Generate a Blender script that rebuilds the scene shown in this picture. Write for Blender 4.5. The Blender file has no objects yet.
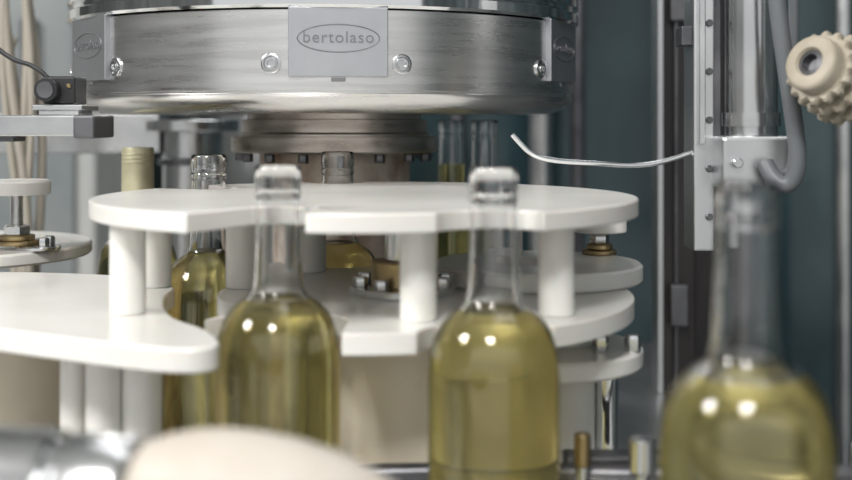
import bpy, math, random
from mathutils import Vector
random.seed(4)
EYE=1.30
sc=bpy.context.scene
sc.view_settings.view_transform='Standard'
def Z(drop): return EYE-drop

# ---------------- materials ----------------
def newmat(n):
    m=bpy.data.materials.new(n); m.use_nodes=True
    nt=m.node_tree; b=nt.nodes['Principled BSDF']
    return m,nt,b
def mat(n,c,metal=0.0,rough=0.4,c2=None,scale=20,stretch=(1,1,1),bump=0.0,rvar=0.0,detail=4,sss=0,lo=.35,hi=.65,bscale=None):
    m,nt,b=newmat(n)
    b.inputs['Metallic'].default_value=metal
    b.inputs['Roughness'].default_value=rough
    b.inputs['Base Color'].default_value=(*c,1)
    if sss:
        b.inputs['Subsurface Weight'].default_value=sss
        b.inputs['Subsurface Scale'].default_value=.01
    tc=nt.nodes.new('ShaderNodeTexCoord'); mp=nt.nodes.new('ShaderNodeMapping')
    mp.inputs['Scale'].default_value=stretch
    nt.links.new(tc.outputs['Object'],mp.inputs['Vector'])
    no=nt.nodes.new('ShaderNodeTexNoise'); no.inputs['Scale'].default_value=scale; no.inputs['Detail'].default_value=detail
    nt.links.new(mp.outputs['Vector'],no.inputs['Vector'])
    if c2:
        r=nt.nodes.new('ShaderNodeValToRGB')
        r.color_ramp.elements[0].position=lo; r.color_ramp.elements[1].position=hi
        r.color_ramp.elements[0].color=(*c,1); r.color_ramp.elements[1].color=(*c2,1)
        nt.links.new(no.outputs['Fac'],r.inputs['Fac']); nt.links.new(r.outputs['Color'],b.inputs['Base Color'])
    if rvar:
        mr=nt.nodes.new('ShaderNodeMapRange'); mr.inputs['To Min'].default_value=rough-rvar; mr.inputs['To Max'].default_value=rough+rvar
        nt.links.new(no.outputs['Fac'],mr.inputs['Value']); nt.links.new(mr.outputs['Result'],b.inputs['Roughness'])
    if bump:
        bp=nt.nodes.new('ShaderNodeBump'); bp.inputs['Strength'].default_value=bump; bp.inputs['Distance'].default_value=.002
        nt.links.new(no.outputs['Fac'],bp.inputs['Height']); nt.links.new(bp.outputs['Normal'],b.inputs['Normal'])
    return m
PLAST=mat('white_plastic',(.77,.755,.715),0,.22,(.84,.825,.79),7,sss=.12,rvar=.06)
CREAM=mat('cream_plastic',(.74,.66,.54),0,.45,(.84,.77,.66),6,sss=.1)
NOSEM=mat('worn_cream_plastic',(.54,.485,.42),0,.5,(.64,.595,.54),12,sss=.05)
BRUSH=mat('brushed_steel',(.66,.65,.64),1,.28,(.80,.79,.78),9,(1,1,14),rvar=.06,bump=.03)
CHROME=mat('polished_steel',(.84,.85,.86),1,.08)
STEEL=mat('steel',(.60,.61,.62),1,.24,(.74,.74,.74),18,rvar=.08)
DSTEEL=mat('dark_steel',(.10,.10,.11),.8,.4,(.2,.2,.21),14,rvar=.08)
TURN=mat('turned_steel',(.38,.33,.29),1,.3,(.58,.53,.48),16,(1,1,6),rvar=.08)
RUST=mat('weathered_column',(.34,.23,.16),.3,.45,(.70,.62,.53),30,bump=.4,rvar=.1,lo=.35,hi=.65)
BRASS=mat('brass',(.34,.25,.13),1,.35,(.46,.36,.20),20)
BLACK=mat('black_plastic',(.02,.02,.022),0,.4)
GREYC=mat('grey_cable',(.13,.14,.15),0,.42)
BEIGEC=mat('beige_cable',(.34,.31,.26),0,.6)
KNOB=mat('beige_knob_plastic',(.34,.30,.23),0,.5,(.46,.41,.33),25,bump=.2)
BADGE=mat('badge_metal',(.40,.41,.43),.9,.42,(.45,.46,.48),20)
BADGEL=mat('badge_lettering',(.22,.22,.23),.7,.45)
CAPS=mat('capsule_foil',(.60,.55,.36),.4,.4,(.70,.66,.46),40)
ALU=mat('aluminium',(.60,.61,.62),1,.32,(.72,.73,.73),10,(1,1,.1),rvar=.08)
TABLE=mat('table_steel',(.36,.36,.35),.9,.33,(.56,.56,.55),8,rvar=.1)
BROWN=mat('brown_frame',(.022,.02,.021),.3,.4,(.045,.038,.037),8,(4,4,.5))
PAINT=mat('grey_paint',(.20,.225,.23),0,.5,(.28,.30,.30),5)
WHITEP=mat('white_paint',(.45,.46,.44),0,.5,(.55,.55,.53),4)
FLOORM=mat('floor_concrete',(.15,.16,.16),0,.5,(.24,.25,.25),3)
CEIL=mat('ceiling_paint',(.45,.46,.45),0,.8,(.52,.53,.52),2)

def glass(n,c,ior,rough=0.0,tw=1.0):
    m,nt,b=newmat(n)
    b.inputs['Base Color'].default_value=(*c,1); b.inputs['Transmission Weight'].default_value=tw
    b.inputs['Roughness'].default_value=rough; b.inputs['IOR'].default_value=ior
    return m
GLASS=glass('clear_glass',(1,1,1),1.52)
WINE=glass('white_wine',(1,.88,.36),1.34,tw=.91)
def wallmat(n,a,b_,c,rough=.35,sc=3.0,stretch=(2.2,1,.35)):
    m,nt,b=newmat(n)
    tc=nt.nodes.new('ShaderNodeTexCoord'); mp=nt.nodes.new('ShaderNodeMapping'); mp.inputs['Scale'].default_value=stretch
    no=nt.nodes.new('ShaderNodeTexNoise'); no.inputs['Scale'].default_value=sc; no.inputs['Detail'].default_value=5
    r=nt.nodes.new('ShaderNodeValToRGB'); e=r.color_ramp.elements
    e[0].position=.36; e[0].color=(*a,1); e[1].position=.72; e[1].color=(*c,1)
    k=e.new(.52); k.color=(*b_,1)
    nt.links.new(tc.outputs['Object'],mp.inputs['Vector']); nt.links.new(mp.outputs['Vector'],no.inputs['Vector'])
    nt.links.new(no.outputs['Fac'],r.inputs['Fac']); nt.links.new(r.outputs['Color'],b.inputs['Base Color'])
    b.inputs['Roughness'].default_value=rough
    return m
WALLT=wallmat('teal_wall',(.05,.07,.073),(.10,.13,.135),(.20,.25,.255))
WALLG=wallmat('grey_wall',(.2,.21,.21),(.30,.31,.30),(.44,.44,.43),.6)
TEALP=wallmat('teal_tinted_panel',(.014,.030,.037),(.035,.064,.073),(.10,.15,.16),.12,2.2,(1.2,1,.6))

# ---------------- mesh helpers ----------------
def link(o,parent=None):
    sc.collection.objects.link(o)
    if parent: o.parent=parent
    return o
def empty(n,loc=(0,0,0)):
    e=bpy.data.objects.new(n,None); e.empty_display_size=.05; e.location=loc; sc.collection.objects.link(e); return e
def mk(n,vs,fs,m,parent=None,smooth=True,bevel=0,loc=None,rot=None,seg=3):
    me=bpy.data.meshes.new(n); me.from_pydata([tuple(v) for v in vs],[],fs)
    me.materials.append(m)
    import bmesh
    bm=bmesh.new(); bm.from_mesh(me); bmesh.ops.recalc_face_normals(bm,faces=bm.faces); bm.to_mesh(me); bm.free()
    if smooth:
        me.polygons.foreach_set('use_smooth',[True]*len(me.polygons))
        try: me.set_sharp_from_angle(angle=math.radians(40))
        except Exception: pass
    o=bpy.data.objects.new(n,me); link(o,parent)
    if loc: o.location=loc
    if rot: o.rotation_euler=rot
    if bevel:
        b=o.modifiers.new('bevel','BEVEL'); b.width=bevel; b.segments=seg; b.limit_method='ANGLE'; b.angle_limit=math.radians(40)
    return o
def lathe(n,prof,m,parent=None,loc=(0,0,0),rot=None,seg=64,closed=False):
    vs=[];fs=[];k=len(prof)
    for i in range(seg):
        a=2*math.pi*i/seg
        for r,z in prof: vs.append((max(r,1e-5)*math.cos(a),max(r,1e-5)*math.sin(a),z))
    for i in range(seg):
        j=(i+1)%seg
        for t in range(k if closed else k-1):
            u=(t+1)%k
            fs.append((i*k+t,j*k+t,j*k+u,i*k+u))
    if not closed:
        fs.append(tuple(i*k for i in range(seg))); fs.append(tuple(i*k+k-1 for i in range(seg)))
    return mk(n,vs,fs,m,parent,loc=loc,rot=rot)
def disc(n,r,z0,z1,x,y,m,parent=None,ch=.001,seg=64):
    "upright turned part with chamfers, z0 bottom z1 top"
    return lathe(n,[(r-ch,z0),(r,z0+ch),(r,z1-ch),(r-ch,z1)],m,parent,(x,y,0),seg=seg)
def box(n,x0,x1,y0,y1,z0,z1,m,parent=None,bevel=.001):
    vs=[(x,y,z) for x in(x0,x1) for y in(y0,y1) for z in(z0,z1)]
    fs=[(0,1,3,2),(4,6,7,5),(0,4,5,1),(2,3,7,6),(0,2,6,4),(1,5,7,3)]
    return mk(n,vs,fs,m,parent,smooth=False,bevel=bevel)
def plate(n,pts,zt,th,m,parent=None,bevel=.002):
    k=len(pts); vs=[(x,y,zt-th) for x,y in pts]+[(x,y,zt) for x,y in pts]
    fs=[tuple(range(k)),tuple(range(2*k-1,k-1,-1))]+[(i,(i+1)%k,k+(i+1)%k,k+i) for i in range(k)]
    return mk(n,vs,fs,m,parent,bevel=bevel)
def tube(n,pts,r,m,parent=None,cyc=False,spl='NURBS'):
    cu=bpy.data.curves.new(n,'CURVE'); cu.dimensions='3D'; cu.bevel_depth=r; cu.bevel_resolution=5; cu.resolution_u=10; cu.use_fill_caps=True
    s=cu.splines.new(spl); s.points.add(len(pts)-1)
    for p,q in zip(s.points,pts): p.co=(*q,1)
    if spl=='NURBS': s.order_u=3; s.use_endpoint_u=True
    s.use_cyclic_u=cyc
    t=bpy.data.objects.new(n+'_c',cu); sc.collection.objects.link(t)
    bpy.context.view_layer.update()
    me=bpy.data.meshes.new_from_object(t.evaluated_get(bpy.context.evaluated_depsgraph_get()))
    bpy.data.objects.remove(t); me.materials.clear(); me.materials.append(m)
    me.polygons.foreach_set('use_smooth',[True]*len(me.polygons))
    o=bpy.data.objects.new(n,me); return link(o,parent)
def rod(n,a,b,r,m,parent=None,seg=32,ch=.0006):
    a=Vector(a);b=Vector(b);L=(b-a).length
    o=lathe(n,[(r-ch,0),(r,ch),(r,L-ch),(r-ch,L)],m,parent,seg=seg)
    o.location=a; o.rotation_euler=(b-a).to_track_quat('Z','Y').to_euler(); return o
def hexbolt(n,x,y,z,r,h,m,parent=None):
    return lathe(n,[(r*.92,z),(r,z+h*.1),(r,z+h*.85),(r*.85,z+h)],m,parent,(x,y,0),seg=6)
def smoothpts(P,k=10):
    out=[];n=len(P)
    for i in range(n):
        p0,p1,p2,p3=[Vector(P[(i+j-1)%n]) for j in range(4)]
        for t in range(k):
            u=t/k
            out.append(tuple(.5*((2*p1)+(p2-p0)*u+(2*p0-5*p1+4*p2-p3)*u*u+(3*p1-p0-3*p2+p3)*u**3)))
    return out

# ---------------- room ----------------
box('floor',-4,4,-3,4.2,-.05,0,FLOORM,bevel=0)
box('wall_back',-4,4,4.2,4.3,0,3.6,WALLT,bevel=0)
box('wall_left',-4.1,-4,-3,4.2,0,3.6,WALLG,bevel=0)
box('wall_right',4,4.1,-3,4.2,0,3.6,WALLT,bevel=0)
box('ceiling',-4.1,4.1,-3,4.3,3.6,3.7,CEIL,bevel=0)

# ---------------- machine table ----------------
TZ=Z(.333)
tb=empty('machine_table')
box('table_top',-1.1,.385,.30,1.80,TZ-.03,TZ,TABLE,tb,.004)
box('table_wing',.386,1.1,.30,.80,TZ-.03,TZ,TABLE,tb,.004)
box('cabinet',-1.05,.36,.36,1.75,.10,TZ-.03,PAINT,tb,.005)
for i,(x,y) in enumerate([(-.95,.45),(.30,.45),(-.95,1.65),(.30,1.65)]):
    disc('foot_%d'%i,.035,0,.10,x,y,STEEL,tb)
for i,y in enumerate([.36,.74]):
    box('wing_leg_%d'%i,1.02,1.06,y,y+.04,0,TZ-.03,STEEL,tb,.002)

# ---------------- central star wheel ----------------
CX,CY,R=-.045,.91,.200
def star(pockets,R,flats=(),N=900):
    pts=[]
    for i in range(N):
        a=-math.pi+2*math.pi*i/N; r=R
        ad=math.degrees(a)%360
        for lo,hi,rr in flats:
            if lo<ad<hi: 
                e=min(1,min(ad-lo,hi-ad)/8.0); e=e*e*(3-2*e)
                r=min(r,R+(rr-R)*e)
        for px,py,q in pockets:
            p=math.hypot(px,py); d=(a-math.atan2(py,px)+math.pi)%(2*math.pi)-math.pi
            if abs(d)<math.asin(min(1,q/p)):
                r=min(r,p*math.cos(d)-math.sqrt(max(0,q*q-(p*math.sin(d))**2)))
        pts.append((CX+r*math.cos(a),CY+r*math.sin(a)))
    return pts
B3=(-.095-CX,.77-CY); B2=(.041-CX,.727-CY); B4=(-.183-CX,1.01-CY); B5=(-.081-CX,1.10-CY)
st=empty('star_wheel')
up=[(*B3,.026),(*B2,.036),(*B4,.0235),(*B5,.0235)]
plate('upper_plate',star(up,R+.003,[(245,300,.180)]),Z(.057),.0125,PLAST,st,.002)
lw=[(*B3,.045),(*B2,.047),(*B4,.045),(*B5,.045)]
plate('lower_plate',star(lw,R,[(140,236,.112),(246,300,.180)]),Z(.130),.0135,PLAST,st,.002)
for i,(x,y) in enumerate([(-.005,.78),(.0867,.80),(-.143,.93),(-.098,1.03),(.07,1.02)]):
    disc('spacer_post_%d'%i,.0122,Z(.130),Z(.0695),x,y,PLAST,st)
lathe('spacer_disc',[(.03,Z(.1295)),(.083,Z(.1295)),(.085,Z(.1275)),(.085,Z(.117)),(.083,Z(.115)),(.03,Z(.115))],PLAST,st,(.09,.975,0),closed=True)
# centre flange with bolts
disc('flange',.040,Z(.130),Z(.124),CX+.028,CY-.01,STEEL,st)
disc('flange_boss',.024,Z(.124),Z(.105),CX+.028,CY-.01,BRASS,st)
for i in range(8):
    a=i*math.pi/4+.3
    hexbolt('flange_bolt_%d'%i,CX+.028+.033*math.cos(a),CY-.01+.033*math.sin(a),Z(.124),.0055,.008,STEEL,st)
disc('shaft',.014,Z(.105),Z(.0695),CX+.028,CY-.01,STEEL,st)
# hub and lower carrier
lathe('hub',[(.070,TZ),(.070,Z(.148)),(.066,Z(.1435)),(.0,Z(.1435))],CREAM,st,(-.002,.890,0))
disc('lower_disc',.075,Z(.180),Z(.166),.085,.89,PLAST,st,.002)
disc('carrier_post',.019,TZ,Z(.180),.106,.89,PLAST,st)
disc('carrier_post_upper',.019,Z(.166),Z(.1435),.106,.89,PLAST,st)
disc('steel_pillar',.0085,TZ,Z(.180),.134,.89,CHROME,st)
for i,x in enumerate([.125,.148]):
    hexbolt('carrier_nut_%d'%i,x,.86,Z(.166),.006,.012,STEEL,st)
# height adjuster
def adjuster(px,par,x,y,zb,zt,rc,sc_=1):
    disc(px+'_washer',.021*sc_,zb,zb+.004,x,y,BRASS,par)
    disc(px+'_collar',.016*sc_,zb+.004,zb+.009,x,y,BRASS,par)
    hexbolt(px+'_nut',x,y,zb+.009,.012*sc_,.009,STEEL,par)
    prof=[];z=zb+.018
    while z<zt-.002:
        prof+= [(.0062*sc_,z),(.0052*sc_,z+.0008)]; z+=.0016
    if prof: lathe(px+'_threaded_rod',prof+[(.005*sc_,zt)],STEEL,par,(x,y,0),seg=24)
    lathe(px+'_cap',[(rc-.001,zt-.002),(rc,zt-.001),(rc,zt+.009),(rc-.002,zt+.011),(.0,zt+.011)],PLAST,par,(x,y,0))
adjuster('adjuster',st,.149,1.03,Z(.115),Z(.094),.023,.7)

# ---------------- outer guide plate at left ----------------
gp=empty('guide_plate')
G=[(-.40,.84),(-.319,.788),(-.270,.757),(-.223,.729),(-.181,.706),(-.148,.692),(-.127,.694),(-.1225,.712),(-.139,.755),(-.168,.80),(-.185,.85),(-.195,.90),(-.198,.945),(-.222,.985),(-.270,1.02),(-.36,1.04),(-.46,1.03),(-.48,.93)]
plate('plate',smoothpts(G,8),Z(.1315),.015,PLAST,gp,.002)
for i,(x,y,r) in enumerate([(-.203,.817,.0122),(-.213,.947,.012)]):
    disc('upper_post_%d'%i,r,Z(.1315),Z(.0698),x,y,PLAST,gp)
for i,(x,y,r) in enumerate([(-.235,.80,.0088),(-.211,.785,.0115),(-.187,.79,.0130)]):
    disc('lower_post_%d'%i,r,TZ,Z(.1465),x,y,PLAST,gp)

# ---------------- neighbouring wheel at left ----------------
lf=empty('transfer_wheel')
lathe('disc',[(.133,Z(.130)),(.135,Z(.128)),(.135,Z(.120)),(.133,Z(.118)),(0,Z(.118))],PLAST,lf,(-.460,1.15,0),seg=96)
disc('hub',.085,Z(.235),Z(.1475),-.355,.96,CREAM,lf)
disc('hub_base',.10,TZ,Z(.235),-.36,.96,CREAM,lf,.004)
disc('steel_plate',.020,Z(.118),Z(.114),-.352,1.09,STEEL,lf)
adjuster('adjuster',lf,-.375,1.10,Z(.114),Z(.066),.030,1)
for i,(x,y) in enumerate([(-.344,1.08),(-.345,1.10)]):
    hexbolt('bolt_%d'%i,x,y,Z(.114),.005,.008,STEEL,lf)
disc('support',.03,TZ,Z(.130),-.46,1.18,STEEL,lf)

# ---------------- capping turret ----------------
tx,ty,tr=-.103,1.25,.254
tu=empty('capping_turret')
lathe('drum',[(.10,.006),(.228,.006),(.236,.008),(.246,.012),(tr-.001,.018),(tr,.022),(tr-.001,.0225),(tr-.001,.024),(tr,.0245),(tr,.092),(tr-.006,.093),(0,.094)],BRUSH,tu,(tx,ty,EYE),seg=160)
lathe('rim',[(tr-.01,.0935),(tr+.003,.0935),(tr+.0055,.096),(tr+.0055,.104),(tr+.002,.1065),(tr+.002,.109),(tr+.0055,.111),(tr+.0055,.128),(tr-.002,.131),(0,.131)],CHROME,tu,(tx,ty,EYE),seg=160)
lathe('upper_housing',[(.21,.131),(.21,.40),(.20,.41),(0,.41)],STEEL,tu,(tx,ty,EYE),seg=96)
def on_drum(phi,dr,z):
    return (tx+(tr+dr)*math.sin(phi),ty-(tr+dr)*math.cos(phi),EYE+z)
def drumbolt(n,deg,z):
    p=math.radians(deg)
    o=lathe(n,[(.0085,-.002),(.0085,.0015),(.0075,.002),(.0062,.002),(.0055,.0008),(.0045,.0008),(.0045,.0035),(.003,.0035),(.0026,.0015),(0,.0015)],STEEL,tu,on_drum(p,0,z),(math.radians(90),0,p),seg=24)
for i,d in enumerate([-5.8,19,55,-42.5,79,-67]): drumbolt('screw_%d'%i,d,.047)
def badge(i,deg):
    p=math.radians(deg); h=bpy.data.objects.new('badge_%d'%i,None); h.empty_display_size=.01
    link(h,tu); h.location=on_drum(p,.0006,.065); h.rotation_euler=(0,0,p)
    w=.0415
    box('badge_plate_%d'%i,-w,w,-.0012,.008,-.029,.029,BADGE,h,.0008)
    pts=[(.034*math.cos(t*math.pi/30),-.0014,.003+.0115*math.sin(t*math.pi/30)) for t in range(60)]
    tube('badge_oval_%d'%i,pts,.0005,BADGEL,h,True,'POLY')
    box('badge_tab_%d'%i,-.006,.006,-.0005,.008,-.033,-.0295,BADGEL,h,.0005)
    c=bpy.data.curves.new('t','FONT'); c.body='bertolaso'; c.size=.0138; c.extrude=.0004; c.align_x='CENTER'; c.align_y='CENTER'; c.space_character=1.12
    t=bpy.data.objects.new('t',c); sc.collection.objects.link(t); bpy.context.view_layer.update()
    me=bpy.data.meshes.new_from_object(t.evaluated_get(bpy.context.evaluated_depsgraph_get())); bpy.data.objects.remove(t)
    me.materials.clear(); me.materials.append(BADGEL)
    o=bpy.data.objects.new('badge_lettering_%d'%i,me); link(o,h); o.location=(0,-.0014,.0035); o.rotation_euler=(math.radians(90),0,0)
for i,d in enumerate([6.8,67,-54]): badge(i,d)
nx=tx+.008
lathe('neck_flange',[(.090,.006),(.090,.001),(.096,.0),(.096,-.012),(.098,-.014),(.098,-.017),(.107,-.017),(.107,-.031),(.105,-.033),(.0,-.033)],TURN,tu,(nx,ty,EYE),seg=96)
for i in range(16):
    a=i*math.pi/8+.15
    hexbolt('flange_screw_%d'%i,nx+.097*math.cos(a),ty+.097*math.sin(a),Z(.042),.0052,.009,DSTEEL,tu)
lathe('column',[(.083,TZ-EYE),(.083,-.30),(.078,-.29),(.078,-.09),(.082,-.088),(.082,-.082),(.078,-.080),(.078,-.033)],RUST,tu,(nx,ty,EYE),seg=96)

# ---------------- bottles ----------------
def bottle(x,y,zbase,cap=False,fill=.095,rs=1.0):
    H=.304
    e=empty('wine_bottle',(x,y,zbase))
    O=[(.0,.006),(.020,.004),(.030,.0),(.036,.001),(.0395,.005),(.040,.012),(.040,H-.130),(.0398,H-.123),(.0391,H-.115),(.0377,H-.107),(.0353,H-.0995),(.0318,H-.0935),(.0275,H-.0890),(.0232,H-.0860),(.0196,H-.0835),(.0172,H-.0795),(.0160,H-.073),(.0154,H-.063),(.0148,H-.045),(.0143,H-.022),(.0143,H-.0205),(.0151,H-.0195),(.0151,H-.0165),(.0143,H-.0155),(.0143,H-.0145),(.0150,H-.0125),(.0150,H-.004),(.0145,H-.001),(.0138,H)]
    I=[(.0128,H-.0005),(.0124,H-.004),(.0123,H-.020),(.0127,H-.045),(.0131,H-.063),(.0138,H-.074),(.0152,H-.0815),(.0182,H-.0865),(.0225,H-.0893),(.0267,H-.0920),(.0307,H-.0963),(.0338,H-.1015),(.0359,H-.1085),(.0372,H-.116),(.0377,H-.123),(.0379,H-.130),(.0379,.014),(.0365,.009),(.034,.007),(.020,.010),(.0,.012)]
    lathe('glass',O+I,GLASS,e,seg=72)
    ft=H-fill
    L=[(.0,.0117),(.020,.0097),(.034,.0067),(.0367,.0088),(.0382,.014),(.0382,H-.130)]
    for r,z in reversed(I[:15]):
        if z<ft-.0008: L.append((r+.0003,z))
    rr=.02
    for (r0,z0),(r1,z1) in zip(I,I[1:]):
        if z1<=ft<=z0 and z0>z1: rr=r0+(r1-r0)*(z0-ft)/(z0-z1)
    L+=[(rr+.0003,ft),(rr-.002,ft-.0006),(0,ft-.0006)]
    lathe('wine',L,WINE,e,seg=72)
    if cap:
        lathe('capsule',[(.0162,H-.064),(.0164,H-.063),(.0160,H-.034),(.0158,H-.015),(.0158,H-.001),(.0152,H+.0015),(0,H+.002)],CAPS,e,seg=48)
        for k in range(3):
            lathe('capsule_ridge_%d'%k,[(.0157,H-.006-k*.004),(.0164,H-.005-k*.004),(.0157,H-.004-k*.004)],CAPS,e,seg=48)
    return e
bz=TZ
bottle(.149,.558,bz,fill=.090)
bottle(.041,.727,bz,fill=.087)
bottle(-.095,.77,bz,fill=.087)
bottle(-.183,1.01,bz,fill=.081)
bottle(-.081,1.10,bz,fill=.084)
bottle(-.288,1.20,bz,cap=True)
for i,(x,y) in enumerate([(.030,1.42),(.0645,1.32)]):
    p=empty('bottle_lift',(0,0,0))
    disc('piston',.018,TZ,TZ+.022,x,y,CHROME,p)
    disc('platform',.036,TZ+.022,TZ+.0285,x,y,STEEL,p)
    bottle(x,y,TZ+.0287,fill=.052 if i==0 else .08)

# ---------------- guide rail between conveyor and wheel ----------------
gr=empty('conveyor_guide_rail')
tube('bar',[(-.045,.800,Z(.236)),(.0,.800,Z(.235)),(.06,.800,Z(.234)),(.11,.785,Z(.232)),(.18,.77,Z(.228)),(.34,.77,Z(.228))],.0065,DSTEEL,gr)
box('bracket',.092,.165,.790,.812,Z(.258),Z(.222),DSTEEL,gr,.002)
rod('rail_leg',(-.02,.800,TZ),(-.02,.800,Z(.236)),.004,STEEL,gr)
for i,(x,y,r,zt) in enumerate([(.101,.775,.0055,.202),(.136,.755,.0085,.200),(.27,.745,.0065,.20)]):
    rod('post_%d'%i,(x,y,TZ),(x,y,Z(zt+.012)),.004,STEEL,gr)
    disc('knob_%d'%i,r,Z(zt+.022),Z(zt),x,y,[BRASS,STEEL,STEEL][i],gr,.0015)

# ---------------- feed screw in the foreground ----------------
fs=empty('feed_screw')
ax=Vector((-.225,.52,Z(.158))); bx=Vector((-.005,.49,Z(.162)))
q=(bx-ax).to_track_quat('Z','Y').to_euler()
o=lathe('shaft_segments',[(.0,-.05),(.020,-.05),(.020,.034),(.0225,.036),(.0272,.040),(.0272,.068),(.0240,.070),(.0240,.074),(.0262,.076),(.0262,.100),(.024,.104)],STEEL,fs,ax,q,seg=64)
o=lathe('nose',[(.0,.101),(.018,.103),(.0235,.107),(.0275,.116),(.0303,.129),(.0312,.142),(.0305,.157),(.0282,.173),(.0238,.190),(.0175,.205),(.0115,.216),(.006,.222),(0,.224)],NOSEM,fs,ax,q,seg=64)
rod('stand',(-.215,.5195,TZ),(-.215,.5195,Z(.170)),.012,STEEL,fs)
disc('stand_base',.03,TZ,TZ+.008,-.215,.5195,STEEL,fs)

# ---------------- right-hand support ----------------
fr=empty('machine_frame_post')
box('left_strip',.282,.289,1.46,1.50,TZ,2.3,ALU,fr,.001)
box('dark_core',.289,.330,1.47,1.53,TZ,2.3,BROWN,fr,.002)
box('mid_strip',.303,.307,1.462,1.47,TZ,2.3,DSTEEL,fr,.0006)
box('rear_column',.330,.372,1.49,1.56,TZ,2.3,BROWN,fr,.002)
for i,z in enumerate([1.05,1.42]): box('hinge_%d'%i,.296,.318,1.452,1.468,z,z+.05,DSTEEL,fr,.002)

sl=empty('slide_rail')
box('rail_plate',.221,.238,.99,1.03,Z(.108),2.2,ALU,sl,.0015)
box('rail_rib',.224,.229,.982,.99,Z(.02),2.2,STEEL,sl,.0008)
box('rack_bar',.2385,.246,1.0,1.02,Z(.055),2.2,DSTEEL,sl,.0008)
for i,z in enumerate([.0,.04,.08,-.04,-.08]): 
    rod('rail_screw_%d'%i,(.2335,.991,EYE+z),(.2335,.987,EYE+z),.003,DSTEEL,sl,16)
box('side_block',.212,.221,.995,1.02,Z(-.062),Z(-.078),DSTEEL,sl,.001)
box('clamp_block',.236,.297,.955,1.03,Z(.055),Z(.013),ALU,sl,.003)
rod('clamp_screw',(.247,.954,Z(.034)),(.247,.948,Z(.034)),.004,STEEL,sl,24)
rod('guide_column',(.2687,.992,Z(.013)),(.2687,.992,2.2),.0215,STEEL,sl,64)
disc('column_ring',.024,Z(-.005),Z(.004),.2687,.992,STEEL,sl)
box('crossbeam',-.1,.42,.95,1.56,2.2,2.28,PAINT,sl,.004)

wi=empty('bottle_guide_wire')
tube('wire',[(.072,1.0,Z(.012)),(.077,1.0,Z(.018)),(.088,1.0,Z(.029)),(.105,1.0,Z(.034)),(.14,1.0,Z(.036)),(.175,1.0,Z(.0385)),(.20,1.0,Z(.035)),(.2215,1.0,Z(.027))],.0022,CHROME,wi)

cb=empty('hanging_cable')
tube('cable',[(.268,.93,EYE+.20),(.270,.93,EYE+.11),(.276,.93,EYE+.06),(.286,.93,EYE-.005),(.289,.93,Z(.035)),(.284,.935,Z(.052)),(.272,.94,Z(.048)),(.268,.948,Z(.034))],.0068,GREYC,cb)
tube('cable_return',[(.290,.945,EYE+.20),(.289,.945,EYE+.06),(.291,.945,EYE+.0),(.289,.945,Z(.040)),(.281,.95,Z(.045)),(.27,.958,Z(.04))],.004,GREYC,cb)

kn=empty('clamp_knob')
kn.location=(.284,.88,EYE+.041)
d=Vector((-.78,-.60,.30)); kn.rotation_euler=d.to_track_quat('Z','Y').to_euler()
def gear(n,z0,z1,r0,r1,nt_,m,par,hole=.0):
    vs=[];fs=[];N=nt_*8
    for z,s in((z0,.93),(z0+.002,1),(z1-.002,1),(z1,.93)):
        for i in range(N):
            ph=(i%8)/8; k=.5+.5*math.cos(2*math.pi*ph); k=min(1,max(0,(k-.25)*2))
            r=(r0+(r1-r0)*k)*s; a=2*math.pi*i/N; vs.append((r*math.cos(a),r*math.sin(a),z))
    for l in range(3):
        for i in range(N): fs.append((l*N+i,l*N+(i+1)%N,(l+1)*N+(i+1)%N,(l+1)*N+i))
    fs.append(tuple(range(N))); fs.append(tuple(range(3*N,4*N)))
    return mk(n,vs,fs,m,par)
gear('rear_grip',-.046,-.035,.031,.034,16,KNOB,kn)
gear('mid_grip',-.030,-.020,.029,.032,16,KNOB,kn)
gear('front_grip',-.015,-.006,.0255,.0285,16,KNOB,kn)
lathe('face_ring',[(.008,-.006),(.0215,-.006),(.0215,.002),(.020,.005),(.018,.006),(.0115,.006),(.010,.004),(.009,.0005)],KNOB,kn,seg=48,closed=True)
lathe('core',[(.025,-.047),(.019,-.047),(.019,-.009),(.009,-.009),(.009,-.004),(.0,-.004)],KNOB,kn,seg=48)
lathe('socket',[(.0098,-.004),(.0098,.0035),(.0065,.0045),(.006,-.002),(0,-.002)],DSTEEL,kn,seg=32)
rod('spindle',(0,0,-.046),(0,0,-.17),.008,STEEL,kn)

# ---------------- left-hand sensor and bracket ----------------
se=empty('photo_sensor')
box('body',-.315,-.288,.985,1.02,Z(-.013),Z(-.036),BLACK,se,.002)
box('mount',-.322,-.281,.98,1.03,Z(-.008),Z(-.0125),STEEL,se,.0008)
box('mount_riser',-.318,-.285,.985,1.025,Z(-.0042),Z(-.008),STEEL,se,.0008)
rod('lens_barrel',(-.309,.985,Z(-.0245)),(-.309,.974,Z(-.0245)),.0095,BLACK,se,32)
rod('lens_ring',(-.309,.974,Z(-.0245)),(-.309,.972,Z(-.0245)),.007,DSTEEL,se,32)
rod('led',(-.293,.985,Z(-.028)),(-.293,.983,Z(-.028)),.002,BRASS,se,16)
tube('lead',[(-.312,.99,Z(-.035)),(-.322,.99,Z(-.045)),(-.345,.99,Z(-.05)),(-.38,.99,Z(-.085)),(-.40,.99,Z(-.14))],.002,BLACK,se)
br=empty('sensor_bracket_arm')
box('arm',-.65,-.270,.97,1.03,Z(.013),Z(-.004),STEEL,br,.0015)
box('arm_end',-.285,-.268,.968,1.032,Z(.015),Z(-.0041),DSTEEL,br,.002)
box('arm_lower',-.65,-.34,.99,1.02,Z(.018),Z(.013),DSTEEL,br,.001)
box('post',-.66,-.63,.97,1.03,TZ,EYE+.1,STEEL,br,.002)

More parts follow.
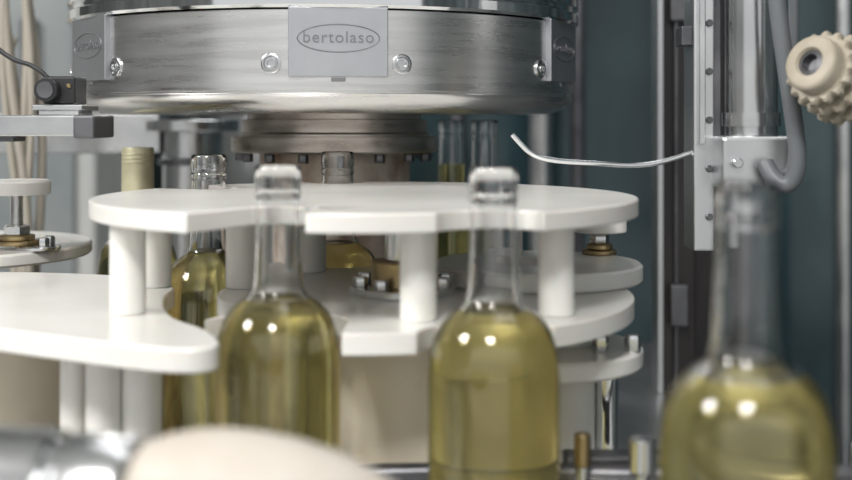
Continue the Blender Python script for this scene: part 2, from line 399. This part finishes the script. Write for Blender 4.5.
rb=empty('rear_support_column')
disc('column',.040,TZ,Z(.015),-.315,1.62,STEEL,rb)
disc('head_plate',.062,Z(.015),Z(.0),-.315,1.62,STEEL,rb)
disc('mid_ring',.046,Z(.06),Z(.05),-.315,1.62,DSTEEL,rb)
box('cross_arm',-.72,-.355,1.60,1.66,Z(.045),Z(-.01),STEEL,rb,.003)

# cable bundle at left
cbn=empty('cable_bundle')
for i in range(6):
    ox=random.uniform(-.010,.010); oy=random.uniform(-.02,.02)
    pts=[]
    for k in range(12):
        z=EYE+.55-(.55+.333-.007)*k/11
        pts.append((-.505+ox+.012*math.sin(k*.8+i*.7)+.004*k*.5,1.46+oy,z))
    tube('strand_%d'%i,pts,.0045+.001*(i%2),BEIGEC,cbn)
for i in range(2):
    tube('loop_%d'%i,[(-.50,1.46,Z(-.1)),(-.53,1.45,Z(-.02+.01*i)),(-.56,1.45,Z(.05)),(-.62,1.45,Z(.06+.01*i)),(-.68,1.45,Z(-.02)),(-.70,1.45,Z(-.2))],.004,BEIGEC,cbn)

# ---------------- background machinery ----------------
en=empty('machine_enclosure')
for i,(x0,x1) in enumerate([(-.15,.62),(.68,1.5)]):
    box('tinted_panel_%d'%i,x0,x1,2.50,2.512,.3,2.5,TEALP,en,.001)
for i,x in enumerate([-.19,.65,1.52]):
    box('frame_%d'%i,x-.02,x+.02,2.48,2.53,0,2.5,DSTEEL,en,.002)
for i,z in enumerate([.28,2.5]):
    box('rail_%d'%i,-.21,1.54,2.48,2.53,z-.02,z+.02,STEEL,en,.002)
bp=empty('background_pipework')
for i,(x,y,r,m) in enumerate([(.21,2.2,.022,STEEL),(.29,2.3,.014,DSTEEL),(.06,2.3,.016,DSTEEL),(.80,2.3,.018,STEEL)]):
    rod('pipe_%d'%i,(x,y,0),(x,y,2.4),r,m,bp)
rod('manifold',(.06,2.24,2.38),(.86,2.24,2.38),.02,STEEL,bp)
cab=empty('filler_cabinet')
box('body',-1.9,-.66,2.4,2.78,0,2.3,WHITEP,cab,.01)
box('door',-1.15,-.70,2.385,2.4,.3,2.2,PAINT,cab,.004)
box('handle',-.80,-.77,2.36,2.385,1.3,1.5,DSTEEL,cab,.004)
tk=empty('steel_tank')
lathe('shell',[(.0,.35),(.24,.38),(.27,.42),(.27,2.1),(.24,2.2),(0,2.25)],STEEL,tk,(-.38,3.1,0))
for i in range(3):
    a=i*2.094; rod('leg_%d'%i,(-.38+.2*math.cos(a),3.1+.2*math.sin(a),0),(-.38+.2*math.cos(a),3.1+.2*math.sin(a),.42),.02,STEEL,tk)

# ---------------- lights ----------------
def area(n,loc,tgt,sx,sy,e,c):
    l=bpy.data.lights.new(n,'AREA'); l.shape='RECTANGLE'; l.size=sx; l.size_y=sy; l.energy=e; l.color=c
    o=bpy.data.objects.new(n,l); sc.collection.objects.link(o); o.location=loc
    o.rotation_euler=(Vector(tgt)-Vector(loc)).to_track_quat('-Z','Y').to_euler()
area('ceiling_light',(-.35,-1.3,3.1),(0,1,1.2),.6,.5,58,(1,.985,.96))
area('ceiling_light.001',(-2.0,.1,2.7),(-.1,1,1.2),.6,.6,50,(1,.985,.96))
area('ceiling_light.002',(.3,1.6,3.4),(.1,1.5,1),1.6,1.2,20,(.98,.99,1))
area('ceiling_light.003',(.8,3.2,3.3),(.6,3.6,1),1.5,.5,14,(.95,.98,1))
w=bpy.data.worlds.new('world'); sc.world=w; w.use_nodes=True
nt=w.node_tree; bg=nt.nodes['Background']
tc=nt.nodes.new('ShaderNodeTexCoord'); sx=nt.nodes.new('ShaderNodeSeparateXYZ'); rp=nt.nodes.new('ShaderNodeValToRGB')
nt.links.new(tc.outputs['Generated'],sx.inputs['Vector']); nt.links.new(sx.outputs['Z'],rp.inputs['Fac'])
e=rp.color_ramp.elements; e[0].position=0; e[0].color=(.56,.565,.56,1); e[1].position=.6; e[1].color=(.92,.96,.98,1)
nt.links.new(rp.outputs['Color'],bg.inputs['Color']); bg.inputs['Strength'].default_value=1.12

# ---------------- camera ----------------
cd=bpy.data.cameras.new('camera'); cam=bpy.data.objects.new('camera',cd); sc.collection.objects.link(cam)
cam.location=(0,0,EYE); cam.rotation_euler=(math.radians(90),0,0)
cd.sensor_width=36; cd.lens=1200/852*36; cd.shift_y=-120/852; cd.clip_start=.05
cd.dof.use_dof=True; cd.dof.focus_distance=1.03; cd.dof.aperture_fstop=4.0
sc.camera=cam
